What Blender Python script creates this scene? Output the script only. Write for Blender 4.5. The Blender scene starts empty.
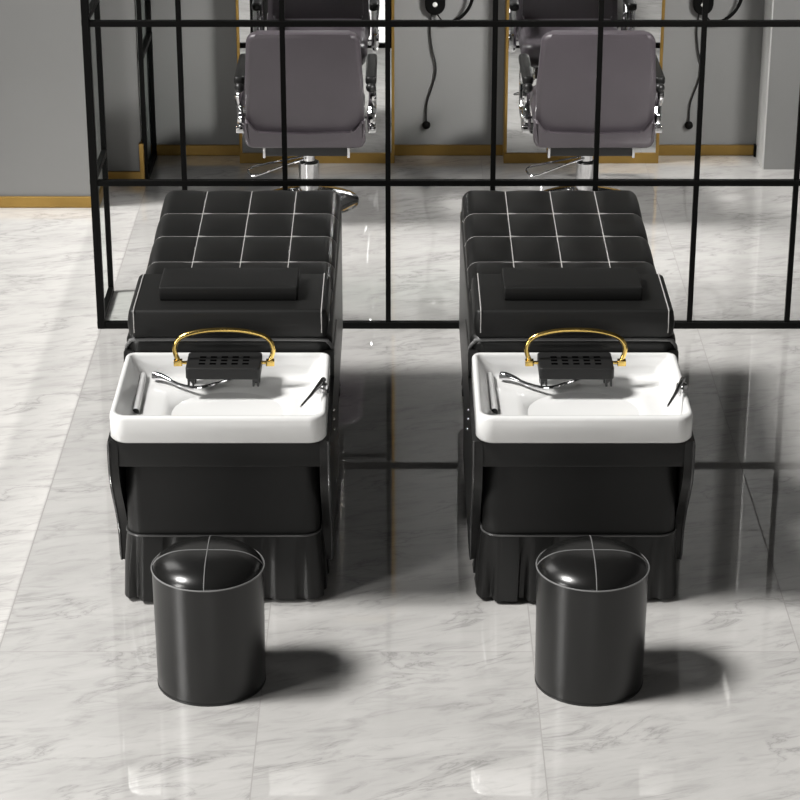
import bpy, bmesh, math
from mathutils import Vector, Matrix
PI = math.pi
sc = bpy.context.scene
COL = sc.collection

# ------------------------------------------------------------------ materials
def nt(name):
    m = bpy.data.materials.new(name); m.use_nodes = True
    t = m.node_tree
    return m, t, t.nodes['Principled BSDF']

def mat(name, col, rough=0.5, metal=0.0, ior=1.5, bump=0.0, bscale=200.0, vary=0.0, vscale=6.0, coat=0.0):
    m, t, b = nt(name)
    b.inputs['Roughness'].default_value = rough
    b.inputs['Metallic'].default_value = metal
    b.inputs['IOR'].default_value = ior
    b.inputs['Coat Weight'].default_value = coat
    b.inputs['Base Color'].default_value = (*col, 1)
    tc = t.nodes.new('ShaderNodeTexCoord')
    if vary > 0:
        n = t.nodes.new('ShaderNodeTexNoise'); n.inputs['Scale'].default_value = vscale
        n.inputs['Detail'].default_value = 4
        r = t.nodes.new('ShaderNodeValToRGB')
        r.color_ramp.elements[0].position = 0.3; r.color_ramp.elements[1].position = 0.7
        r.color_ramp.elements[0].color = (*[c * (1 - vary) for c in col], 1)
        r.color_ramp.elements[1].color = (*[min(1, c * (1 + vary)) for c in col], 1)
        t.links.new(tc.outputs['Object'], n.inputs['Vector'])
        t.links.new(n.outputs['Fac'], r.inputs['Fac'])
        t.links.new(r.outputs['Color'], b.inputs['Base Color'])
    if bump > 0:
        n = t.nodes.new('ShaderNodeTexNoise'); n.inputs['Scale'].default_value = bscale
        n.inputs['Detail'].default_value = 3
        bp = t.nodes.new('ShaderNodeBump'); bp.inputs['Strength'].default_value = bump
        bp.inputs['Distance'].default_value = 0.002
        t.links.new(tc.outputs['Object'], n.inputs['Vector'])
        t.links.new(n.outputs['Fac'], bp.inputs['Height'])
        t.links.new(bp.outputs['Normal'], b.inputs['Normal'])
    return m

M = {}
M['leather'] = mat('black_leather', (0.0085, 0.0085, 0.0082), 0.36, ior=1.42, bump=0.10, bscale=350, vary=0.12)
M['leather_soft'] = mat('black_soft_leather', (0.0085, 0.0085, 0.0082), 0.48, ior=1.38, bump=0.12, bscale=300, vary=0.12)
M['piping'] = mat('dark_piping', (0.06, 0.06, 0.06), 0.25)
M['stitch_glint'] = mat('pale_thread_glint', (0.42, 0.41, 0.40), 0.55)  # thread colour, also used for the modelled glints at the crossings
M['pale_piping'] = mat('grey_piping', (0.17, 0.17, 0.17), 0.4)  # lighter even grey for piping and stool seams
M['ceramic'] = mat('white_ceramic', (0.75, 0.75, 0.742), 0.14, coat=0.1)
M['chrome'] = mat('chrome', (0.78, 0.78, 0.79), 0.07, 1.0, bump=0.02, bscale=30)
M['gold'] = mat('polished_gold', (0.80, 0.56, 0.17), 0.16, 1.0, vary=0.06, vscale=20)
M['brass_trim'] = mat('brushed_brass_trim', (0.33, 0.205, 0.055), 0.40, 0.8, vary=0.12, vscale=5)
M['black_metal'] = mat('black_powder_coat', (0.0028, 0.0028, 0.0026), 0.5, ior=1.2, bump=0.05, bscale=400)
M['black_plastic'] = mat('black_plastic', (0.013, 0.013, 0.013), 0.4, bump=0.05, bscale=300)
M['slot_shade'] = mat('slot_shade_black', (0.001, 0.001, 0.001), 1.0, ior=1.02)
M['rest_plastic'] = mat('matt_black_plastic', (0.016, 0.016, 0.016), 0.5, ior=1.35, bump=0.04, bscale=300)
M['cord'] = mat('cord_rubber', (0.01, 0.01, 0.01), 0.5)
M['grey_leather'] = mat('mauve_grey_leather', (0.072, 0.0615, 0.0705), 0.40, bump=0.08, bscale=300, vary=0.05)
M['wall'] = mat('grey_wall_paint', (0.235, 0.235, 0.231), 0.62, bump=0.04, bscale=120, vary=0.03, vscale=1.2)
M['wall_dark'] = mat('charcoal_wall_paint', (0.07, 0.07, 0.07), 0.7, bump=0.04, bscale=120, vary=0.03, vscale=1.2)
M['white_trim'] = mat('pale_trim_paint', (0.55, 0.55, 0.54), 0.5, bump=0.03, bscale=120)
M['leather_drum'] = mat('drum_black_leather', (0.0085, 0.0085, 0.0082), 0.30, ior=1.5, vary=0.1)
M['leather_gloss'] = mat('glossy_black_leather', (0.0085, 0.0085, 0.0082), 0.24, ior=1.5, vary=0.1)
M['ceiling'] = mat('ceiling_paint', (0.09, 0.09, 0.09), 0.8, bump=0.03, bscale=80)
M['mirror'] = mat('mirror_silver', (0.86, 0.87, 0.87), 0.005, 1.0)
M['white_dot'] = mat('white_button', (0.75, 0.75, 0.73), 0.4)

def floor_material():
    m, t, b = nt('polished_marble_tiles')
    N = t.nodes.new; L = t.links.new
    tc = N('ShaderNodeTexCoord'); sep = N('ShaderNodeSeparateXYZ'); L(tc.outputs['Object'], sep.inputs[0])
    def math_(op, a, bb=None, c=None):
        n = N('ShaderNodeMath'); n.operation = op
        for i, v in enumerate((a, bb, c)):
            if v is None: continue
            if isinstance(v, (int, float)): n.inputs[i].default_value = v
            else: L(v, n.inputs[i])
        return n.outputs[0]
    u = math_('DIVIDE', math_('ADD', sep.outputs['X'], 1.165 + 7.75), 0.775)
    v = math_('DIVIDE', math_('SUBTRACT', sep.outputs['Y'], 6.07 - 8.0), 0.80)
    fu, fv = math_('FRACT', u), math_('FRACT', v)
    iu, iv = math_('FLOOR', u), math_('FLOOR', v)
    cmb = N('ShaderNodeCombineXYZ'); L(iu, cmb.inputs[0]); L(iv, cmb.inputs[1])
    wn = N('ShaderNodeTexWhiteNoise'); wn.noise_dimensions = '2D'; L(cmb.outputs[0], wn.inputs['Vector'])
    # tile-local coordinates; the slabs come from one block so the pattern almost repeats
    px = math_('MULTIPLY', fu, 0.775)
    py = math_('SUBTRACT', math_('MULTIPLY', fv, 0.80), math_('MULTIPLY', px, 0.26))
    jz = math_('MULTIPLY', wn.outputs['Value'], 0.35)
    def noise(sx, sy, scale, detail, dist, rough=0.55):
        c = N('ShaderNodeCombineXYZ')
        L(math_('MULTIPLY', px, sx), c.inputs[0]); L(math_('MULTIPLY', py, sy), c.inputs[1]); L(jz, c.inputs[2])
        n = N('ShaderNodeTexNoise'); n.inputs['Scale'].default_value = scale
        n.inputs['Detail'].default_value = detail; n.inputs['Distortion'].default_value = dist
        n.inputs['Roughness'].default_value = rough
        L(c.outputs[0], n.inputs['Vector'])
        return n.outputs['Fac']
    def ramp(fac, stops):
        r = N('ShaderNodeValToRGB'); e = r.color_ramp.elements
        while len(e) < len(stops): e.new(0.5)
        for k, (p, c) in enumerate(stops):
            e[k].position = p; e[k].color = (c, c, c, 1)
        L(fac, r.inputs['Fac']); return r.outputs['Color']
    big = ramp(noise(1.0, 2.0, 2.2, 5, 0.6), [(0.25, 0.80), (0.5, 0.93), (0.75, 1.0)])
    mid = ramp(noise(1.0, 3.4, 7.0, 7, 0.9, 0.65), [(0.28, 0.76), (0.48, 0.95), (0.7, 1.0)])
    vn = noise(0.8, 2.4, 3.0, 6, 1.1, 0.6)
    ridge = math_('ABSOLUTE', math_('SUBTRACT', vn, 0.5))
    vein = ramp(ridge, [(0.0, 0.70), (0.012, 0.87), (0.055, 1.0)])
    gate = ramp(noise(1.0, 1.5, 3.1, 2, 0.2), [(0.45, 0.0), (0.6, 1.0)])
    mixv = N('ShaderNodeMix'); mixv.data_type = 'RGBA'
    L(gate, mixv.inputs['Factor']); mixv.inputs['A'].default_value = (1, 1, 1, 1); L(vein, mixv.inputs['B'])
    def mul(a, bb):
        n = N('ShaderNodeMix'); n.data_type = 'RGBA'; n.blend_type = 'MULTIPLY'; n.inputs['Factor'].default_value = 1
        for k, q in (('A', a), ('B', bb)):
            if isinstance(q, tuple): n.inputs[k].default_value = q
            else: L(q, n.inputs[k])
        return n.outputs['Result']
    col = mul(mul(big, mid), mixv.outputs['Result'])
    col = mul(col, (0.63, 0.617, 0.60, 1))
    # joints
    du = math_('MULTIPLY', math_('MINIMUM', fu, math_('SUBTRACT', 1.0, fu)), 0.775)
    dv = math_('MULTIPLY', math_('MINIMUM', fv, math_('SUBTRACT', 1.0, fv)), 0.80)
    seam = math_('LESS_THAN', math_('MINIMUM', du, dv), 0.0018)
    ms = N('ShaderNodeMix'); ms.data_type = 'RGBA'
    L(seam, ms.inputs['Factor']); L(col, ms.inputs['A']); ms.inputs['B'].default_value = (0.33, 0.32, 0.31, 1)
    L(ms.outputs['Result'], b.inputs['Base Color'])
    b.inputs['Roughness'].default_value = 0.025
    b.inputs['IOR'].default_value = 2.9
    L(math_('MULTIPLY', math_('SUBTRACT', 1.0, seam), 0.5), b.inputs['Specular IOR Level'])
    return m
M['floor'] = floor_material()

def sun_filter_material():
    """unseen filter added to grade the sun patch: strength of the tint depends on height only"""
    m = bpy.data.materials.new('graded_sun_filter'); m.use_nodes = True
    t = m.node_tree; t.nodes.clear(); N = t.nodes.new; L = t.links.new
    out = N('ShaderNodeOutputMaterial'); tr = N('ShaderNodeBsdfTransparent')
    tc = N('ShaderNodeTexCoord'); sep = N('ShaderNodeSeparateXYZ'); L(tc.outputs['Object'], sep.inputs[0])
    mr = N('ShaderNodeMapRange'); mr.inputs['From Min'].default_value = 0.0; mr.inputs['From Max'].default_value = 2.5
    L(sep.outputs['Z'], mr.inputs['Value'])
    r = N('ShaderNodeValToRGB'); e = r.color_ramp.elements
    stops = SUN_FILTER_STOPS
    while len(e) < len(stops): e.new(0.5)
    for k, (z, c) in enumerate(stops):
        e[k].position = z / 2.5; e[k].color = (c, c, c, 1)
    L(mr.outputs[0], r.inputs['Fac']); L(r.outputs['Color'], tr.inputs['Color']); L(tr.outputs[0], out.inputs['Surface'])
    return m

def glass_material():
    m = bpy.data.materials.new('clear_green_edge_glass'); m.use_nodes = True
    t = m.node_tree; t.nodes.clear(); N = t.nodes.new; L = t.links.new
    out = N('ShaderNodeOutputMaterial'); tr = N('ShaderNodeBsdfTransparent'); gl = N('ShaderNodeBsdfGlossy')
    tr.inputs['Color'].default_value = (0.965, 0.985, 0.975, 1); gl.inputs['Roughness'].default_value = 0.01
    mx = N('ShaderNodeMixShader'); mx.inputs[0].default_value = 0.006
    L(tr.outputs[0], mx.inputs[1]); L(gl.outputs[0], mx.inputs[2]); L(mx.outputs[0], out.inputs['Surface'])
    return m
M['glass'] = glass_material()

def emit(name, col, s):
    m, t, b = nt(name)
    b.inputs['Base Color'].default_value = (*col, 1)
    b.inputs['Emission Color'].default_value = (*col, 1)
    b.inputs['Emission Strength'].default_value = s
    return m
M['lamp'] = emit('lamp_glow', (1.0, 0.97, 0.92), 14.0)

# ------------------------------------------------------------------ mesh helpers
def link(name, bm, material, parent=None, smooth=True, angle=35, loc=None, mats=None):
    bmesh.ops.recalc_face_normals(bm, faces=bm.faces)
    me = bpy.data.meshes.new(name); bm.to_mesh(me); bm.free()
    for mm in (mats or [material]): me.materials.append(mm)
    if smooth:
        for p in me.polygons: p.use_smooth = True
        me.set_sharp_from_angle(angle=math.radians(angle))
    o = bpy.data.objects.new(name, me); COL.objects.link(o)
    if parent: o.parent = parent
    if loc: o.location = loc
    return o

def box(bm, x0, x1, y0, y1, z0, z1, bev=0.0, seg=3, mi=0):
    r = bmesh.ops.create_cube(bm, size=1.0)
    vs = r['verts']
    for v in vs:
        v.co = Vector(((x0 + x1) / 2 + v.co.x * (x1 - x0), (y0 + y1) / 2 + v.co.y * (y1 - y0), (z0 + z1) / 2 + v.co.z * (z1 - z0)))
    fs = {f for v in vs for f in v.link_faces}
    for f in fs: f.material_index = mi
    if bev > 0:
        es = {e for v in vs for e in v.link_edges}
        bmesh.ops.bevel(bm, geom=list(es), offset=bev, segments=seg, profile=0.5, affect='EDGES')
    return bm

def B(*a, **k):
    bm = bmesh.new(); box(bm, *a, **k); return bm

def catmull(pts, n=8, closed=False):
    pts = [Vector(p) for p in pts]; out = []
    N = len(pts)
    rng = range(N if closed else N - 1)
    for i in rng:
        if closed:
            p0, p1, p2, p3 = pts[(i - 1) % N], pts[i], pts[(i + 1) % N], pts[(i + 2) % N]
        else:
            p1, p2 = pts[i], pts[i + 1]
            p0 = pts[i - 1] if i > 0 else p1 * 2 - p2
            p3 = pts[i + 2] if i + 2 < N else p2 * 2 - p1
        for k in range(n):
            t = k / n
            out.append(0.5 * ((2 * p1) + (p2 - p0) * t + (2 * p0 - 5 * p1 + 4 * p2 - p3) * t * t + (3 * p1 - p0 - 3 * p2 + p3) * t ** 3))
    if not closed: out.append(pts[-1])
    return out

def tube(bm, pts, r, n=10, closed=False, mi=0):
    pts = [Vector(p) for p in pts]; N = len(pts)
    rings = []; prev = None
    for i, p in enumerate(pts):
        if closed: t = pts[(i + 1) % N] - pts[i - 1]
        else: t = pts[min(i + 1, N - 1)] - pts[max(i - 1, 0)]
        t.normalize()
        if prev is None:
            a = Vector((0, 0, 1)) if abs(t.z) < 0.9 else Vector((1, 0, 0))
            u = t.cross(a).normalized()
        else:
            u = (prev - t * prev.dot(t)).normalized()
        prev = u; w = t.cross(u)
        rr = r(i / max(1, N - 1)) if callable(r) else r
        rings.append([bm.verts.new(p + (u * math.cos(2 * PI * k / n) + w * math.sin(2 * PI * k / n)) * rr) for k in range(n)])
    m = N if closed else N - 1
    for i in range(m):
        a, b = rings[i], rings[(i + 1) % N]
        for k in range(n):
            f = bm.faces.new((a[k], a[(k + 1) % n], b[(k + 1) % n], b[k])); f.material_index = mi
    if not closed:
        for rg in (rings[0], rings[-1]):
            f = bm.faces.new(rg); f.material_index = mi
    return bm

def T(pts, r, n=10, closed=False):
    return tube(bmesh.new(), pts, r, n, closed)

def lathe(bm, prof, n=48, cx=0, cy=0):
    rings = []
    for (r, z) in prof:
        if r < 1e-5: rings.append([bm.verts.new((cx, cy, z))])
        else: rings.append([bm.verts.new((cx + r * math.cos(2 * PI * k / n), cy + r * math.sin(2 * PI * k / n), z)) for k in range(n)])
    for a, b in zip(rings, rings[1:]):
        if len(a) == 1 and len(b) == 1: continue
        for k in range(n):
            j = (k + 1) % n
            if len(a) == 1: bm.faces.new((a[0], b[k], b[j]))
            elif len(b) == 1: bm.faces.new((a[k], a[j], b[0]))
            else: bm.faces.new((a[k], a[j], b[j], b[k]))
    for rg in (rings[0], rings[-1]):
        if len(rg) > 1: bm.faces.new(rg)
    return bm

def rr(x0, x1, y0, y1, r, z, n=8):
    """rounded rectangle loop; r a number or four radii (front-left, front-right, back-right, back-left)"""
    R = (r,) * 4 if isinstance(r, (int, float)) else r
    out = []
    for (cx, cy, a0, q) in ((x0 + R[0], y0 + R[0], PI, R[0]), (x1 - R[1], y0 + R[1], 1.5 * PI, R[1]),
                            (x1 - R[2], y1 - R[2], 0, R[2]), (x0 + R[3], y1 - R[3], 0.5 * PI, R[3])):
        for k in range(n + 1):
            a = a0 + 0.5 * PI * k / n
            out.append((cx + q * math.cos(a), cy + q * math.sin(a), z))
    return out

def loft(bm, loops, cap0=True, cap1=True):
    L = [[bm.verts.new(p) for p in lp] for lp in loops]
    n = len(L[0])
    for a, b in zip(L, L[1:]):
        for k in range(n):
            bm.faces.new((a[k], a[(k + 1) % n], b[(k + 1) % n], b[k]))
    if cap0: bm.faces.new(L[0])
    if cap1: bm.faces.new(L[-1])
    return bm

def soft_block(x0, x1, y0, y1, z0, z1, rc, re, bulge=0.0, crown=0.0):
    """upholstered block: rounded corners rc, rounded edges re, sides bulging, top crowned"""
    loops = []
    K = 6
    for k in range(K + 1):
        a = 0.5 * PI * k / K; ins = re * (1 - math.sin(a)); z = z0 + re * (1 - math.cos(a))
        loops.append((ins, z))
    for k in range(1, 6):
        t = k / 6; loops.append((-bulge * math.sin(PI * t), z0 + re + (z1 - z0 - 2 * re) * t))
    for k in range(K + 1):
        a = 0.5 * PI * k / K; ins = re * (1 - math.cos(a)); z = z1 - re + re * math.sin(a)
        loops.append((ins, z))
    out = [rr(x0 + i, x1 - i, y0 + i, y1 - i, max(rc - i, 0.004), z) for i, z in loops]
    last = loops[-1][0]
    if crown:
        hx, hy = (x1 - x0) / 2 - last, (y1 - y0) / 2 - last
        for s, c in ((0.8, 0.5), (0.5, 0.85), (0.15, 1.0)):
            cx, cy = (x0 + x1) / 2, (y0 + y1) / 2
            base = rr(x0 + last, x1 - last, y0 + last, y1 - last, max(rc - last, 0.004), z1)
            out.append([(cx + (p[0] - cx) * s, cy + (p[1] - cy) * s, z1 + crown * c) for p in base])
    return loft(bmesh.new(), out)

def plate(outline, axis, a0, a1, bev=0.006, seg=3):
    """prism of a 2D outline: axis 'x' -> outline is (y,z); axis 'y' -> outline is (x,z)"""
    bm = bmesh.new()
    def P(u, v, a): return (a, u, v) if axis == 'x' else (u, a, v)
    A = [bm.verts.new(P(u, v, a0)) for u, v in outline]
    C = [bm.verts.new(P(u, v, a1)) for u, v in outline]
    n = len(A)
    f0 = bm.faces.new(A); f1 = bm.faces.new(C)
    for k in range(n): bm.faces.new((A[k], A[(k + 1) % n], C[(k + 1) % n], C[k]))
    if bev > 0:
        es = list(f0.edges) + list(f1.edges)
        bmesh.ops.bevel(bm, geom=es, offset=bev, segments=seg, profile=0.5, affect='EDGES')
    return bm

def empty(name, loc, label=None, cat=None, group=None, rz=0):
    o = bpy.data.objects.new(name, None); COL.objects.link(o)
    o.location = loc; o.rotation_euler = (0, 0, rz); o.empty_display_size = 0.1
    if label: o['label'] = label; o['category'] = cat
    if group: o['group'] = group
    return o

def structure(name, bm, m, smooth=False, label=None, cat=None):
    o = link(name, bm, m, smooth=smooth); o['kind'] = 'structure'
    if label: o['label'] = label
    if cat: o['category'] = cat
    return o

def dup(root, loc, label):
    r = root.copy(); COL.objects.link(r); r.location = loc; r['label'] = label
    for ch in list(root.children):
        c = ch.copy(); COL.objects.link(c); c.parent = r
        for g in list(ch.children):
            d = g.copy(); COL.objects.link(d); d.parent = c
    return r

# ------------------------------------------------------------------ setting
YW = 10.94
XL, XR, YB, HC = -4.2, 4.2, -1.2, 3.7
SUN_FILTER_STOPS = [(0.0, 0.50), (0.5, 0.55), (0.75, 0.74), (0.8707, 1.0), (0.8717, 0.45), (0.935, 1.0)]
structure('floor', B(XL, XR, YB, YW + 0.2, -0.1, 0.0), M['floor'], label='polished pale marble tile floor with grey veins', cat='floor')
structure('ceiling', B(-0.9, XR, YB, YW + 0.2, HC, HC + 0.1), M['ceiling'], label='plain painted ceiling', cat='ceiling')
structure('wall_back', B(-1.19, 1.706, YW, YW + 0.2, 0, HC), M['wall'], label='grey back wall behind the mirrors', cat='wall')
bm = bmesh.new()
box(bm, -1.357, -1.19, 10.52, YW + 0.2, 0, HC); box(bm, XL, -1.357, 10.15, YW + 0.2, 0, HC)
structure('wall_stepped', bm, M['wall'], label='grey wall stepping forward on the left', cat='wall')
structure('wall_pier', B(1.706, XR, 10.71, YW + 0.2, 0, HC), M['wall'], label='grey wall pier on the far right', cat='wall')
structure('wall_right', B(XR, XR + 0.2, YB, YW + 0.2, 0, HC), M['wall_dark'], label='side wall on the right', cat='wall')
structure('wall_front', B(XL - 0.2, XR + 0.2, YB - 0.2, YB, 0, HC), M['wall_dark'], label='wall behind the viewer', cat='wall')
# left wall with an opening added to shape the sun patch
W0, W1, WS, WT = 3.2, 10.1, 0.08, 0.9355
bm = bmesh.new()
HL = 2.6
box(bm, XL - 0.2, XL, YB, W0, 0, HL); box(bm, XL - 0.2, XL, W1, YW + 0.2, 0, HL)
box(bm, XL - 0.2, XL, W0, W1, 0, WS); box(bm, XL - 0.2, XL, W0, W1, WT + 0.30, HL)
structure('wall_left', bm, M['wall_dark'], label='side wall on the left with an added opening for the sun patch', cat='wall')
sun_mask = structure('sun_edge_mask', B(XL - 0.03, XL, W0, W1, WT, WT + 0.30), M['black_metal'], label='unseen strip added to trim the sun patch', cat='light mask')  # unseen strip, added to cut a straight edge on the sun patch
p = link('sun_filter', B(XL - 0.018, XL - 0.012, W0, W1, WS, WT), sun_filter_material(), sun_mask, smooth=False)  # unseen graded filter, added to shade the sun patch in bands
# baseboards (brass coloured)
BH = 0.052
structure('baseboard_back', B(-1.19, 1.69, YW - 0.012, YW, 0, BH, bev=0.002, seg=1), M['brass_trim'], label='brass baseboard along the back wall', cat='baseboard')
structure('baseboard_left', B(-3.4, -1.357, 10.138, 10.15, 0, BH, bev=0.002, seg=1), M['brass_trim'], label='brass baseboard on the forward left wall', cat='baseboard')
bm = bmesh.new()
box(bm, -1.357, -1.345, 10.138, 10.52, 0, BH, bev=0.002, seg=1); box(bm, -1.357, -1.19, 10.508, 10.52, 0, BH, bev=0.002, seg=1)
structure('baseboard_step', bm, M['brass_trim'], label='brass baseboard around the wall step', cat='baseboard')
structure('trim_1', B(-1.198, -1.176, 10.50, 10.60, 0, 0.19, bev=0.002, seg=1), M['brass_trim'], label='short upright brass corner trim at the wall step', cat='trim')
structure('trim_3', B(1.700, 1.7065, 10.708, YW, 0, HC), M['white_trim'], label='pale strip on the side of the right wall pier', cat='trim')
structure('trim_2', B(1.688, 1.699, YW - 0.03, YW, 0, BH + 0.004), M['black_metal'], label='black end stop of the baseboard', cat='trim')

# ------------------------------------------------------------------ black steel partition
YP = 8.662
pt = empty('partition', (0, YP, 0), 'black steel grid partition standing behind the two shampoo beds', 'partition')
H_ = 2.5
mull = [-0.82, -0.437, -0.0456, 0.353, 0.744, 1.128, 1.508, 1.89, 2.28]
for x in mull:
    link('mullion', B(x - 0.0098, x + 0.0098, -0.010, 0.010, 0.02, H_, bev=0.0015, seg=1), M['black_metal'], pt, smooth=False)
for z in (0.592, 1.209, 1.83, H_ - 0.012):
    link('rail', B(-1.15, 2.66, -0.011, 0.011, z - 0.0115, z + 0.0115, bev=0.0015, seg=1), M['black_metal'], pt, smooth=False)
link('bottom_rail', B(-1.15, 2.66, -0.013, 0.013, 0.0, 0.026, bev=0.0015, seg=1), M['black_metal'], pt, smooth=False)
def post(x, y, w=0.014):
    link('post', B(x - w, x + w, y - w, y + w, 0.0, H_, bev=0.0015, seg=1), M['black_metal'], pt, smooth=False)
post(-1.164, 0, 0.0145); post(2.66, 0)
D1, D2, D3 = 0.40, 1.858, YW - YP - 0.016
post(-1.172, D1, 0.0105); post(-1.172, D2, 0.0105); post(-1.172, D3, 0.0105)
for (y0, y1) in ((0.0, D1), (D2, D3)):
    for z in (0.013, 0.592, 1.209, 1.83, H_ - 0.012):
        link('side_rail', B(-1.182, -1.160, y0 + 0.005, y1 - 0.005, z - 0.012, z + 0.012, bev=0.0015, seg=1), M['black_metal'], pt, smooth=False)
    link('glass_pane', B(-1.173, -1.169, y0 + 0.012, y1 - 0.010, 0.02, H_ - 0.02), M['glass'], pt, smooth=False)
link('header_rail', B(-1.182, -1.160, 0.0, D3, H_ - 0.025, H_, bev=0.0015, seg=1), M['black_metal'], pt, smooth=False)

# ------------------------------------------------------------------ wash bed
Y0 = 6.25
def mattress_top(x, y):
    rows = [0.80, 0.955, 1.155, 1.387, 1.605, 1.86]; cols = [-0.312, -0.158, 0.0, 0.158, 0.312]
    z = 0.723 + (y - 1.0) * 0.040
    def cell(v, bs):
        for a, b in zip(bs, bs[1:]):
            if v <= b or b == bs[-1]: return min(1, max(0, (v - a) / (b - a)))
    cu, cv = cell(x, cols), cell(y, rows)
    outer_u = 0.5 if (x < cols[1] and cu < 0.5) or (x > cols[3] and cu > 0.5) else cu
    outer_v = cv
    p = (max(0, math.sin(PI * outer_u)) ** 0.55) * (max(0, math.sin(PI * outer_v)) ** 0.55)
    z += 0.012 * p - 0.007
    r = 0.040
    for d in (0.312 - abs(x), 1.86 - y):
        if d < r:
            t = 1 - max(d, 0) / r
            z -= r * (1 - math.sqrt(max(0, 1 - t * t)))
    return z

def make_bed():
    t = empty('wash_bed', (0, 0, 0))
    t['category'] = 'shampoo bed'; t['group'] = 'shampoo beds in front of the partition'
    # ---- lower box and pleated skirt
    base = link('base', soft_block(-0.288, 0.288, 0.135, 1.83, 0.20, 0.470, 0.05, 0.012), M['leather_soft'], t)
    def skirt_loop(z, off, amp):
        pts = rr(-0.29 - off, 0.29 + off, 0.13 - off, 1.835 + off, 0.055, z, n=10)
        # resample by arc length
        P = [Vector(q) for q in pts]; P.append(P[0]); seg = [(b - a).length for a, b in zip(P, P[1:])]
        tot = sum(seg); n = 700; out = []
        i = 0; acc = 0
        for k in range(n):
            s = tot * k / n
            while acc + seg[i] < s: acc += seg[i]; i += 1
            q = P[i].lerp(P[i + 1], (s - acc) / max(seg[i], 1e-9))
            tan = (P[i + 1] - P[i]).normalized() if seg[i] > 1e-9 else Vector((1, 0, 0))
            nor = Vector((tan.y, -tan.x, 0))
            ph = (s / 0.100 + 0.3) % 1.0
            w = min(1, ph / 0.16) if ph < 0.8 else max(0.0, 1 - (ph - 0.8) / 0.05)
            w = w * (0.75 + 0.25 * math.sin(s * 9.0)) 
            out.append(q + nor * amp * (w - 0.6))
        return out
    loft_pts = [skirt_loop(0.222, 0.0, 0.002), skirt_loop(0.20, 0.002, 0.008), skirt_loop(0.12, 0.008, 0.018), skirt_loop(0.012, 0.012, 0.025)]
    sk = link('skirt', loft(bmesh.new(), loft_pts), M['leather'], t, angle=50)
    bm = bmesh.new()
    tube(bm, rr(-0.291, 0.291, 0.129, 1.836, 0.055, 0.222), 0.0035, 8, closed=True)
    link('skirt_piping', bm, M['piping'], t)
    # ---- upper shell behind the basin
    link('body', soft_block(-0.318, 0.318, 0.525, 1.855, 0.21, 0.704, 0.05, 0.03), M['leather'], t)
    bm = bmesh.new()
    lp = [p for p in rr(-0.305, 0.305, 0.54, 1.83, 0.05, 0.688) if p[1] < 0.80]
    front = [(-0.320, 0.60, 0.615), (-0.318, 0.553, 0.655), (-0.304, 0.535, 0.683), (-0.27, 0.529, 0.693), (0, 0.529, 0.694), (0.27, 0.529, 0.693), (0.304, 0.535, 0.683), (0.318, 0.553, 0.655), (0.320, 0.60, 0.615)]
    tube(bm, catmull(front, 8), 0.0055, 8)
    link('body_piping', bm, M['pale_piping'], t)
    # ---- side panels that sweep back below the basin
    prof = catmull([(0.030, 0.572), (0.027, 0.50), (0.045, 0.43), (0.090, 0.36), (0.140, 0.29), (0.180, 0.21), (0.195, 0.105)], 6)
    front_edge = [(v.x, v.y) for v in [Vector((p[0], p[1])) for p in [(q[0], q[1]) for q in prof]]] if False else [(q[0], q[1]) for q in prof]
    outline = front_edge + [(0.95, 0.105), (0.95, 0.60), (0.52, 0.66), (0.515, 0.572)]
    for s in (-1, 1):
        a, b = (0.292, 0.323) if s > 0 else (-0.323, -0.292)
        side = link('side_panel', plate(outline, 'x', a, b, 0.007), M['leather'], t)
        bm = bmesh.new()
        tube(bm, [(s * 0.318, y - 0.001, z) for y, z in front_edge], 0.0035, 8)
        link('piping', bm, M['piping'], side)
        for (y, z) in ((0.36, 0.53), (0.36, 0.50), (0.42, 0.44)):
            bm = bmesh.new()
            lathe_b = bmesh.ops.create_uvsphere(bm, u_segments=10, v_segments=6, radius=0.0045)
            for v in lathe_b['verts']: v.co += Vector((s * 0.324, y, z))
            link('stud', bm, M['chrome'], side)
    link('apron', B(-0.30, 0.30, 0.030, 0.062, 0.488, 0.572, bev=0.008), M['leather_soft'], t)
    # ---- basin
    q = 0.313
    fr = (0.05, 0.05, 0.03, 0.03)
    def R(ix, iyf, iyb, r, z): return rr(-q + ix, q - ix, iyf, 0.512 - iyb, r, z, n=10)
    def off(r, d): return tuple(max(0.006, k - d) for k in r)
    loops = [R(0.020, 0.020, 0.020, off(fr, 0.015), 0.574), R(0.006, 0.006, 0.006, off(fr, 0.003), 0.577), R(0.0, 0.0, 0.0, fr, 0.586),
             R(0.0, 0.0, 0.0, fr, 0.648), R(0.0015, 0.0015, 0.0015, fr, 0.6555), R(0.006, 0.006, 0.006, off(fr, 0.005), 0.660),
             R(0.014, 0.018, 0.014, off(fr, 0.012), 0.660), R(0.018, 0.023, 0.018, off(fr, 0.014), 0.6565), R(0.021, 0.026, 0.020, off(fr, 0.015), 0.648)]
    # sloping inner walls to a ledge, then the bowl
    def I(xa, xb, ya, yb, r, z): return rr(xa, xb, ya, yb, r, z, n=10)
    loops += [I(-0.281, 0.284, 0.030, 0.487, 0.034, 0.630), I(-0.264, 0.268, 0.036, 0.480, 0.032, 0.603), I(-0.256, 0.260, 0.040, 0.474, 0.034, 0.594), I(-0.246, 0.252, 0.046, 0.462, 0.036, 0.590)]
    A0, A1 = (-0.185, 0.215, 0.052, 0.428, 0.07), (-0.070, 0.085, 0.10, 0.300, 0.06)
    loops += [I(-0.215, 0.235, 0.050, 0.445, 0.05, 0.5885)]
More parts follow.
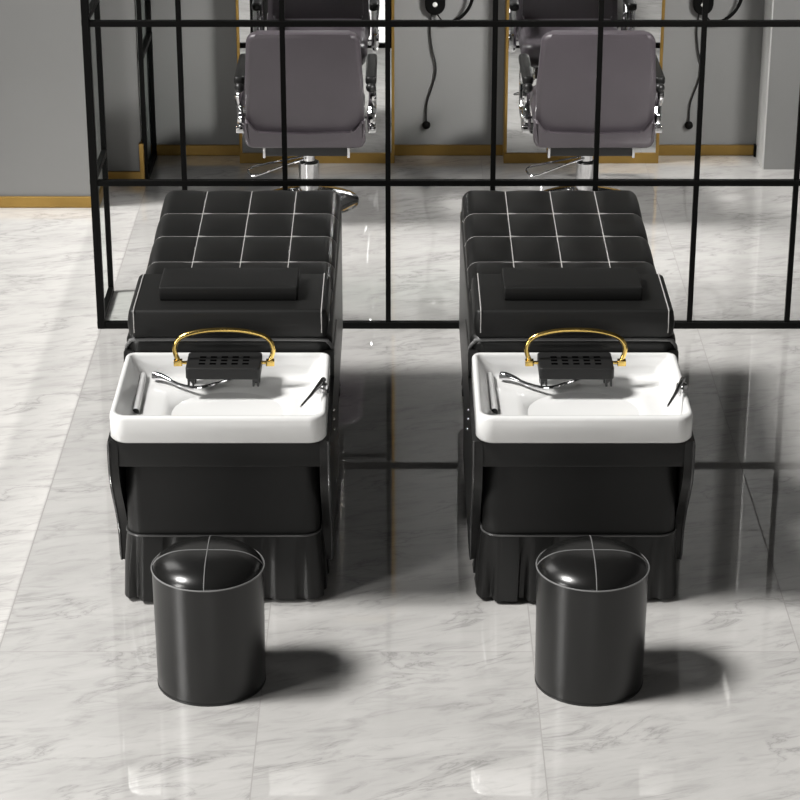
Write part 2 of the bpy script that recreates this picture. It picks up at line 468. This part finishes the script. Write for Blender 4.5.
    for k in range(13):
        u = k / 12; e = u ** 0.9
        r_ = 0.05 + 0.10 * math.sin(PI * min(1, u * 1.15)) if u < 0.8 else None
        xa, xb, ya, yb = [p + (q_ - p) * e for p, q_ in zip(A0[:4], A1[:4])]
        rad = min(0.05 + 0.5 * u, 0.48 * min(xb - xa, yb - ya))
        z = 0.588 - 0.100 * (0.5 - 0.5 * math.cos(PI * u))
        loops.append(I(xa, xb, ya, yb, rad, z))
    loops += [I(-0.04, 0.055, 0.15, 0.25, 0.04, 0.4865), I(0.0, 0.02, 0.19, 0.21, 0.009, 0.486)]
    basin = link('basin', loft(bmesh.new(), loops), M['ceramic'], t, angle=60)
    bm = bmesh.new()
    tube(bm, [(-0.259, 0.465, 0.600), (-0.257, 0.34, 0.598), (-0.254, 0.19, 0.597)], 0.0115, 16)
    link('overflow_pipe', bm, M['ceramic'], basin)
    bm = bmesh.new()
    tube(bm, [(-0.254, 0.1905, 0.597), (-0.254, 0.187, 0.597)], 0.0104, 16)
    o = link('drain_cap', bm, M['black_plastic'], basin); o['label'] = 'dark round cap'
    # hand shower
    bm = bmesh.new()
    tube(bm, catmull([(-0.222, 0.450, 0.606), (-0.205, 0.438, 0.608), (-0.188, 0.425, 0.608), (-0.168, 0.408, 0.605)], 6), lambda s: 0.017 - 0.0105 * s if s > 0.2 else 0.015, 14)
    hs = link('hand_shower', bm, M['chrome'], t)
    bm = bmesh.new()
    tube(bm, catmull([(-0.170, 0.410, 0.605), (-0.14, 0.385, 0.602), (-0.10, 0.368, 0.600), (-0.06, 0.372, 0.602), (-0.02, 0.40, 0.605), (0.015, 0.44, 0.600)], 10), 0.0058, 10)
    link('hose', bm, M['chrome'], hs)
    # mixer lever on the right rim
    bm = bmesh.new()
    lathe(bm, [(0.0, 0.655), (0.019, 0.655), (0.019, 0.672), (0.016, 0.682), (0.008, 0.687), (0, 0.688)], 20, 0.297, 0.20)
    mx = link('mixer_tap', bm, M['chrome'], t)
    bm = bmesh.new()
    tube(bm, catmull([(0.300, 0.215, 0.690), (0.290, 0.185, 0.689), (0.268, 0.125, 0.680), (0.240, 0.055, 0.672)], 6), lambda s: 0.0085 - 0.005 * s, 12)
    link('lever', bm, M['chrome'], mx)
    # ---- mattress
    bm = bmesh.new()
    CB = [-0.312, -0.158, 0.0, 0.158, 0.312]; RB = [0.80, 0.955, 1.155, 1.387, 1.605, 1.86]
    def subdiv(b, n): return [p + (q - p) * (0.5 - 0.5 * math.cos(PI * k / n)) for p, q in zip(b, b[1:]) for k in range(n)] + [b[-1]]
    XS, YS = subdiv(CB, 20), subdiv(RB, 20); nx, ny = len(XS) - 1, len(YS) - 1
    g = [[bm.verts.new((x, y, mattress_top(x, y))) for x in XS] for y in YS]
    for j in range(ny):
        for i in range(nx): bm.faces.new((g[j][i], g[j][i + 1], g[j + 1][i + 1], g[j + 1][i]))
    ring = g[0][:] + [g[j][nx] for j in range(1, ny + 1)] + [g[ny][i] for i in range(nx - 1, -1, -1)] + [g[j][0] for j in range(ny - 1, 0, -1)]
    low = [bm.verts.new((v.co.x, v.co.y, 0.60)) for v in ring]
    n = len(ring)
    for k in range(n): bm.faces.new((ring[k], ring[(k + 1) % n], low[(k + 1) % n], low[k]))
    bm.faces.new(low)
    mt = link('mattress', bm, M['leather'], t, angle=80)
    bm = bmesh.new()
    for x in (-0.158, 0.0, 0.158):
        ys = [y for y in YS if y < 1.858]
        tube(bm, [(x, y, mattress_top(x, y) + 0.0010) for y in ys], 0.0019, 6)
    for y in (0.955, 1.155, 1.387, 1.605):
        xs = [max(-0.3116, min(0.3116, x)) for x in XS]
        tube(bm, [(x, y, mattress_top(x, y) + 0.0003) for x in xs], 0.0013, 6)
    for x in (-0.158, 0.0, 0.158):  # pale tapered tubes imitate highlight glints where the stitches cross
        for y in (1.155, 1.387, 1.605):
            pts = [(x + 0.030 * k / 6, y - 0.003 + 0.003 * k / 6, mattress_top(x + 0.030 * k / 6, y) + 0.001) for k in range(7)]
            tube(bm, pts, lambda q: 0.0042 - 0.0030 * q, 6)
    o = link('stitching', bm, M['stitch_glint'], mt); o['label'] = 'pale grid stitching with modelled glints'
    # ---- headrest block
    hb = link('headrest_block', soft_block(-0.303, 0.303, 0.515, 0.855, 0.702, 0.794, 0.02, 0.014, bulge=0.004), M['leather_soft'], t)
    for s in (-1, 1):
        bm = bmesh.new()
        x = s * 0.286
        tube(bm, catmull([(x, 0.514, 0.722), (x, 0.5125, 0.75), (x, 0.514, 0.782), (x, 0.525, 0.7945), (x, 0.60, 0.7955), (x, 0.75, 0.7955), (x, 0.845, 0.795)], 6), 0.0019, 6)
        o = link('stitching', bm, M['stitch_glint'], hb); o['label'] = 'pale edge stitching'
    for ch in t.children:
        if ch.name.split('.')[0] in ('base', 'skirt', 'skirt_piping'): continue
        for o in [ch] + list(ch.children):
            o.data.transform(Matrix.Translation((0, UP_Y, UP_Z)) @ Matrix.Diagonal((1.007, 1, 1, 1)))
    return t

UP_Y, UP_Z = 0.053, -0.021
bed = make_bed(); bed.location = (-0.529, Y0, 0)
bed['label'] = 'black leather shampoo bed with white basin, left one, behind the left stool'
bed2 = dup(bed, (0.536, Y0, 0), 'black leather shampoo bed with white basin, right one, behind the right stool')

# ------------------------------------------------------------------ pillow on the headrest block
def make_pillow():
    t = empty('neck_pillow', (0, 0, 0)); t['category'] = 'pillow'; t['group'] = 'flat pillows on the headrest blocks'
    link('cushion', soft_block(-0.214, 0.214, 0.0, 0.185, 0.0, 0.043, 0.005, 0.005, bulge=0.001, crown=0.002), M['leather_soft'], t)
    return t
pw = make_pillow(); pw.location = (-0.532, 6.905, 0.7735)
pw['label'] = 'flat black leather pillow lying on the headrest block of the left shampoo bed'
dup(pw, (0.536, 6.905, 0.7735), 'flat black leather pillow lying on the headrest block of the right shampoo bed')

# ------------------------------------------------------------------ gilded water arch with slotted head rest
def make_arch():
    t = empty('water_arch', (0, 0, 0)); t['category'] = 'head spa arch'; t['group'] = 'golden water arches over the basins'
    # rest block (top slopes gently), origin on the basin ledge
    rb = soft_block(-0.113, 0.113, -0.062, 0.072, 0.038, 0.076, 0.012, 0.005)
    for i in range(5):
        for j in range(3):
            x, y = -0.0655 + i * 0.033, -0.026 + j * 0.027
            box(rb, x - 0.0095, x + 0.0095, y - 0.0058, y + 0.0058, 0.06, 0.0768, mi=1)  # solid black insets stand in for the shade inside the slots
    r = link('head_rest', rb, None, t, mats=[M['rest_plastic'], M['slot_shade']])
    for s in (-1, 1):
        bm = bmesh.new()
        x = s * 0.098
        for d in (-0.007, 0.007): box(bm, x + d - 0.003, x + d + 0.003, -0.058, -0.03, 0.014, 0.05, bev=0.001, seg=1)
        box(bm, x - 0.010, x + 0.010, -0.058, -0.03, 0.03, 0.045, bev=0.001, seg=1)
        link('foot_clip', bm, M['black_plastic'], t)
        bm = bmesh.new(); box(bm, x - 0.008, x + 0.008, 0.03, 0.058, -0.012, 0.045, bev=0.002, seg=1)
        link('foot', bm, M['black_plastic'], t)
        bm = bmesh.new()
        tube(bm, [(s * 0.108, 0.004, 0.068), (s * 0.128, 0.004, 0.068)], 0.0055, 12)
        box(bm, s * 0.140 - 0.013, s * 0.140 + 0.013, -0.006, 0.014, 0.059, 0.078, bev=0.002, seg=2)
        link('hinge', bm, M['gold'], t)
    pts = [(-0.138, 0.005, 0.072), (-0.147, 0.006, 0.095), (-0.149, 0.007, 0.117), (-0.139, 0.008, 0.139), (-0.113, 0.009, 0.156), (-0.06, 0.010, 0.1685), (0, 0.010, 0.172)]
    pts += [(-a, b, c) for a, b, c in reversed(pts[:-1])]
    link('arch_tube', tube(bmesh.new(), catmull(pts, 8), 0.0074, 14), M['gold'], t)
    return t
ar = make_arch(); ar.location = (-0.534, 6.695, 0.582)
ar['label'] = 'golden water arch with black slotted head rest over the left white basin'
dup(ar, (0.533, 6.695, 0.582), 'golden water arch with black slotted head rest over the right white basin')

# ------------------------------------------------------------------ stools
def make_stool():
    t = empty('stool', (0, 0, 0)); t['category'] = 'stool'; t['group'] = 'round stools in front of the basins'
    h, r0, r1 = 0.362, 0.1525, 0.1555
    prof = [(r0 - 0.006, 0.0), (r0 - 0.001, 0.003), (r0, 0.010)] + [(r0 + (r1 - r0) * k / 8, 0.010 + (h - 0.012) * k / 8) for k in range(1, 9)] + [(r1 - 0.003, h)]
    link('drum', lathe(bmesh.new(), prof, 72), M['leather_drum'], t)
    link('base_band', lathe(bmesh.new(), [(r0 - 0.01, 0.0), (r0 + 0.001, 0.0), (r0 + 0.001, 0.006), (r0 - 0.01, 0.006)], 72), M['black_plastic'], t)
    def dome(r): return h + 0.048 * (1 - (r / 0.1535) ** 3.6) ** 0.75 if r < 0.1535 else h
    rs = [0.1535 * math.sin(0.5 * PI * k / 22) for k in range(22, -1, -1)]
    link('seat', lathe(bmesh.new(), [(0.1535, h - 0.012)] + [(r, dome(r)) for r in rs], 72), M['leather_gloss'], t)
    bm = bmesh.new()
    tube(bm, [(0.1562 * math.cos(2 * PI * k / 96), 0.1562 * math.sin(2 * PI * k / 96), h) for k in range(96)], 0.0022, 8, closed=True)
    link('rim_piping', bm, M['pale_piping'], t)
    bm = bmesh.new()
    for ax in (0, 1):
        pts = []
        for k in range(61):
            u = -0.1533 + 0.3066 * k / 60
            z = dome(abs(u)) + 0.0003
            pts.append((u, 0, z) if ax == 0 else (0, u, z))
        tube(bm, pts, 0.0016, 6)
    link('seam', bm, M['pale_piping'], t)
    return t
st = make_stool(); st.location = (-0.534, 5.91, 0)
st['label'] = 'round black leather stool with domed seat in front of the left basin'
dup(st, (0.5355, 5.91, 0), 'round black leather stool with domed seat in front of the right basin')

# ------------------------------------------------------------------ styling chairs (facing the mirrors)
def make_chair():
    t = empty('styling_chair', (0, 0, 0)); t['category'] = 'chair'; t['group'] = 'grey styling chairs facing the mirrors'
    # backrest, leaning a little; built upright then sheared by its own tilt
    def tilt(bm, y0, z0, k):
        for v in bm.verts: v.co.y += y0 - (v.co.z - z0) * k
        return bm
    def outline(rows, rtop, rbot):
        pts = []
        def arc(cx, cz, r, a0, a1, n=6):
            for i in range(n + 1):
                a = a0 + (a1 - a0) * i / n; pts.append((cx + r * math.cos(a), cz + r * math.sin(a)))
        wt, wb, z0, z1, wm = rows
        arc(wt - rtop, z1 - rtop, rtop, 0.15, 0.5 * PI); arc(-wt + rtop, z1 - rtop, rtop, 0.5 * PI, PI - 0.15)
        pts.append((-wm, z0 + (z1 - z0) * 0.55))
        arc(-wb + rbot, z0 + rbot, rbot, PI, 1.5 * PI); arc(wb - rbot, z0 + rbot, rbot, 1.5 * PI, 2 * PI)
        pts.append((wm, z0 + (z1 - z0) * 0.55))
        return pts
    ol = outline((0.240, 0.252, 0.366, 0.889, 0.252), 0.045, 0.025)
    bm = tilt(plate(ol, 'y', -0.035, 0.035, 0.022, 5), -0.300, 0.352, 0.24)
    link('backrest', bm, M['grey_leather'], t, angle=60)
    # lower wrap band with raised ears
    top = catmull([(0.258, 0.484, 0), (0.247, 0.492, 0), (0.232, 0.470, 0), (0.212, 0.446, 0), (0.185, 0.438, 0), (0.10, 0.435, 0), (0, 0.431, 0), (-0.10, 0.435, 0), (-0.185, 0.438, 0), (-0.212, 0.446, 0), (-0.232, 0.470, 0), (-0.247, 0.492, 0), (-0.258, 0.484, 0)], 4)
    ol = [(q.x, q.y) for q in top] + [(-0.260, 0.43), (-0.259, 0.39), (-0.247, 0.370), (-0.228, 0.362), (0.228, 0.362), (0.247, 0.370), (0.259, 0.39), (0.260, 0.43)]
    bm = tilt(plate(ol, 'y', -0.062, 0.02, 0.014, 4), -0.300, 0.352, 0.24)
    link('back_band', bm, M['grey_leather'], t, angle=50)
    # inner back cushion (faces the mirror)
    ol = outline((0.205, 0.225, 0.47, 0.87, 0.22), 0.05, 0.03)
    bm = tilt(plate(ol, 'y', 0.03, 0.075, 0.018, 4), -0.300, 0.352, 0.24)
    link('back_cushion', bm, M['grey_leather'], t, angle=60)
    link('seat', soft_block(-0.245, 0.245, -0.29, 0.27, 0.37, 0.485, 0.06, 0.035, bulge=0.006, crown=0.012), M['grey_leather'], t)
    link('seat_base', B(-0.180, 0.180, -0.245, 0.16, 0.290, 0.372, bev=0.006), M['black_plastic'], t)
    for s in (-1, 1):
        link('base_bracket', B(s * 0.184 - 0.006, s * 0.184 + 0.006, -0.252, 0.16, 0.284, 0.36, bev=0.004), M['chrome'], t)
        arm = link('armrest', soft_block(s * 0.283 - 0.024, s * 0.283 + 0.024, -0.275, 0.13, 0.615, 0.655, 0.02, 0.014), M['leather_soft'], t)
        bm = bmesh.new()
        x = s * 0.286
        tube(bm, catmull([(x, -0.22, 0.615), (x + s * 0.004, -0.245, 0.56), (x, -0.20, 0.51), (x - s * 0.004, -0.235, 0.46), (x, -0.19, 0.405), (x, -0.05, 0.395), (x, 0.06, 0.42), (x, 0.10, 0.52), (x, 0.09, 0.615)], 6), 0.017, 10)
        tube(bm, catmull([(x, -0.21, 0.60), (x, -0.14, 0.56), (x, -0.10, 0.50), (x, -0.14, 0.44), (x, -0.20, 0.42)], 6), 0.013, 10)
        box(bm, x - 0.018, x + 0.018, -0.262, -0.05, 0.40, 0.43, bev=0.004)
        box(bm, min(x, x - s * 0.06), max(x, x - s * 0.06), -0.10, -0.06, 0.40, 0.42)
        link('bracket', bm, M['chrome'], arm)
        bm = bmesh.new()
        bmesh.ops.create_uvsphere(bm, u_segments=16, v_segments=10, radius=0.022)
        for v in bm.verts: v.co += Vector((s * 0.283, -0.272, 0.607))
        link('end_knob', bm, M['black_plastic'], arm)
    col = link('pump_column', lathe(bmesh.new(), [(0.0, 0.03), (0.060, 0.03), (0.056, 0.05), (0.047, 0.06), (0.047, 0.19), (0.040, 0.195), (0.028, 0.20), (0.028, 0.285), (0.0, 0.285)], 40), M['chrome'], t)
    link('floor_base', lathe(bmesh.new(), [(0.0, 0.0), (0.222, 0.0), (0.225, 0.006), (0.222, 0.013), (0.19, 0.024), (0.12, 0.036), (0.06, 0.042), (0.0, 0.043)], 64), M['chrome'], t)
    bm = bmesh.new()
    tube(bm, catmull([(-0.03, -0.005, 0.215), (-0.12, 0.0, 0.196), (-0.23, 0.0, 0.172), (-0.262, -0.01, 0.164), (-0.270, -0.035, 0.158), (-0.258, -0.075, 0.152), (-0.240, -0.09, 0.152), (-0.20, -0.085, 0.162), (-0.10, -0.055, 0.192), (-0.02, -0.03, 0.212)], 6), 0.0045, 8)
    link('pump_pedal', bm, M['chrome'], t)
    # footrest towards the mirror
    bm = bmesh.new()
    for s in (-1, 1): tube(bm, catmull([(s * 0.14, 0.14, 0.31), (s * 0.14, 0.27, 0.28), (s * 0.14, 0.34, 0.18), (s * 0.14, 0.375, 0.14)], 6), 0.011, 10)
    tube(bm, [(-0.16, 0.375, 0.14), (0.16, 0.375, 0.14)], 0.013, 12)
    link('footrest', bm, M['chrome'], t)
    return t
ch = make_chair(); ch.location = (-0.408, 10.22, 0)
ch['label'] = 'grey leather styling chair with chrome arms beyond the left shampoo bed'
dup(ch, (0.834, 10.22, 0), 'grey leather styling chair with chrome arms beyond the right shampoo bed')

# ------------------------------------------------------------------ mirrors
def make_mirror():
    t = empty('standing_mirror', (0, 0, 0)); t['category'] = 'mirror'; t['group'] = 'tall brass framed mirrors on the back wall'
    w, h, d = 0.366, 2.45, 0.125
    bm = bmesh.new()
    box(bm, -w, w, -d, 0, 0, 0.050, bev=0.002, seg=1)
    box(bm, -w, -w + 0.014, -d, 0, 0.050, h, bev=0.002, seg=1); box(bm, w - 0.014, w, -d, 0, 0.050, h, bev=0.002, seg=1)
    box(bm, -w, w, -d, 0, h - 0.02, h, bev=0.002, seg=1)
    link('frame', bm, M['brass_trim'], t, smooth=False)
    link('mirror_glass', B(-w + 0.013, w - 0.013, -d + 0.008, -d + 0.03, 0.048, h - 0.018), M['mirror'], t, smooth=False)
    return t
mi = make_mirror(); mi.location = (-0.392, YW - 0.012, 0)
mi['label'] = 'tall brass framed mirror behind the left styling chair'
dup(mi, (0.856, YW - 0.012, 0), 'tall brass framed mirror behind the right styling chair')

# ------------------------------------------------------------------ wall lamps with ring, cord and plug
def make_lamp():
    t = empty('wall_lamp', (0, 0, 0)); t['category'] = 'wall lamp'; t['group'] = 'black wall lamps with hanging cords'
    # origin on the wall at floor level; -y is into the room
    pts = []
    for k in range(13): a = PI + PI * k / 12; pts.append((0.047 * math.cos(a), 0.734 + 0.047 * math.sin(a)))
    for k in range(13): a = PI * k / 12; pts.append((0.047 * math.cos(a), 0.93 + 0.047 * math.sin(a)))
    link('back_plate', plate(pts, 'y', -0.035, 0.0, 0.006, 3), M['black_metal'], t)
    bm = bmesh.new()
    bmesh.ops.create_uvsphere(bm, u_segments=14, v_segments=8, radius=0.012)
    for v in bm.verts: v.co = Vector((v.co.x, v.co.y * 0.4 - 0.035, v.co.z + 0.738))
    o = link('button', bm, M['white_dot'], t); o['label'] = 'white button'
    bm = bmesh.new()
    loop = [(0.012, -0.02, 0.688), (0.025, -0.035, 0.672), (0.040, -0.045, 0.660)]
    loop += [(0.03 + 0.145 * math.cos(a), -0.05, 0.797 + 0.145 * math.sin(a)) for a in [math.radians(d) for d in range(-72, 110, 12)]] + [(0.0, -0.03, 0.935)]
    tube(bm, catmull(loop, 4), lambda q: 0.0035 + 0.0045 * min(1, max(0, (q - 0.06) / 0.1)), 10)
    link('cable_loop', bm, M['black_metal'], t)
    bm = bmesh.new()
    c = [(-0.016, -0.012, 0.688), (-0.022, -0.012, 0.61), (-0.012, -0.012, 0.52), (0.004, -0.012, 0.455), (0.006, -0.012, 0.41), (-0.006, -0.012, 0.355), (-0.030, -0.012, 0.28), (-0.038, -0.012, 0.235), (-0.039, -0.014, 0.165)]
    tube(bm, catmull(c, 8), 0.0042, 8)
    link('cord', bm, M['cord'], t)
    bm = bmesh.new()
    bmesh.ops.create_uvsphere(bm, u_segments=18, v_segments=12, radius=0.020)
    for v in bm.verts: v.co = Vector((v.co.x - 0.038, v.co.y * 0.8 - 0.015, v.co.z + 0.152))
    link('plug', bm, M['black_metal'], t)
    return t
wl = make_lamp(); wl.location = (0.163, YW, 0)
wl['label'] = 'black wall lamp with a side loop and hanging cord, between the two mirrors'
dup(wl, (1.411, YW, 0), 'black wall lamp with a side loop and hanging cord, right of the right mirror')

# ------------------------------------------------------------------ lights
def area(name, loc, target, sx, sy, power, col=(1, 0.985, 0.96), shape='RECTANGLE', spread=180):
    l = bpy.data.lights.new(name, 'AREA'); l.shape = shape; l.size = sx; l.size_y = sy; l.energy = power; l.color = col; l.spread = math.radians(spread)
    o = bpy.data.objects.new(name, l); COL.objects.link(o); o.location = loc
    o.rotation_euler = (Vector(target) - Vector(loc)).to_track_quat('-Z', 'Y').to_euler()
    return o
k = bpy.data.lights.new('soft_sky_sun', 'SUN'); k.energy = 4.7; k.angle = math.radians(13); k.color = (1, 0.985, 0.96)
ko = bpy.data.objects.new('soft_sky_sun', k); COL.objects.link(ko); ko.location = (-6, 4, 8)
el, az = math.radians(52), math.radians(10)
ko.rotation_euler = Vector((math.cos(el) * math.cos(az), math.cos(el) * math.sin(az), -math.sin(el))).to_track_quat('-Z', 'Y').to_euler()
area('added_highlight_strip', (-3.2, 4.3, 1.45), (-0.3, 6.0, 0.3), 0.5, 1.7, 60)  # unseen light added for the upright highlight on the stools
area('front_fill', (0.0, -1.1, 1.9), (0.0, 7.0, 0.4), 2.5, 1.2, 34)  # unseen fill light added to brighten surfaces facing the camera
area('rear_fill', (-3.0, 8.7, 3.4), (0.4, 9.2, 0), 2.0, 1.5, 35)  # unseen fill light added to brighten the floor behind the partition
area('wall_fill', (3.2, 6.6, 3.5), (0.1, 10.9, 0.6), 1.1, 0.5, 36, spread=52)  # unseen fill light added to brighten the back walls
sc.cycles.caustics_reflective = False
sc.cycles.caustics_refractive = False
s = bpy.data.lights.new('daylight_sun', 'SUN'); s.energy = 5.5; s.angle = math.radians(0.06); s.color = (1, 0.97, 0.93)
so = bpy.data.objects.new('daylight_sun', s); COL.objects.link(so)
e = math.radians(17)
so.rotation_euler = Vector((math.cos(e), 0, -math.sin(e))).to_track_quat('-Z', 'Y').to_euler()
so.location = (-6, 6.5, 5)

w = bpy.data.worlds.new('World'); sc.world = w; w.use_nodes = True
w.node_tree.nodes['Background'].inputs['Color'].default_value = (0.8, 0.85, 0.9, 1)
w.node_tree.nodes['Background'].inputs['Strength'].default_value = 0.05

# ------------------------------------------------------------------ camera
cam = bpy.data.cameras.new('camera'); co = bpy.data.objects.new('camera', cam); COL.objects.link(co)
co.location = (0, 0, 3.37); co.rotation_euler = (math.radians(67), 0, 0)
cam.sensor_width = 36; cam.lens = 2380 / 800 * 36; cam.clip_end = 60
sc.camera = co
vs = sc.view_settings
vs.view_transform = 'Standard'; vs.look = 'None'; vs.gamma = 1; vs.use_curve_mapping = False
vs.exposure = 0.0
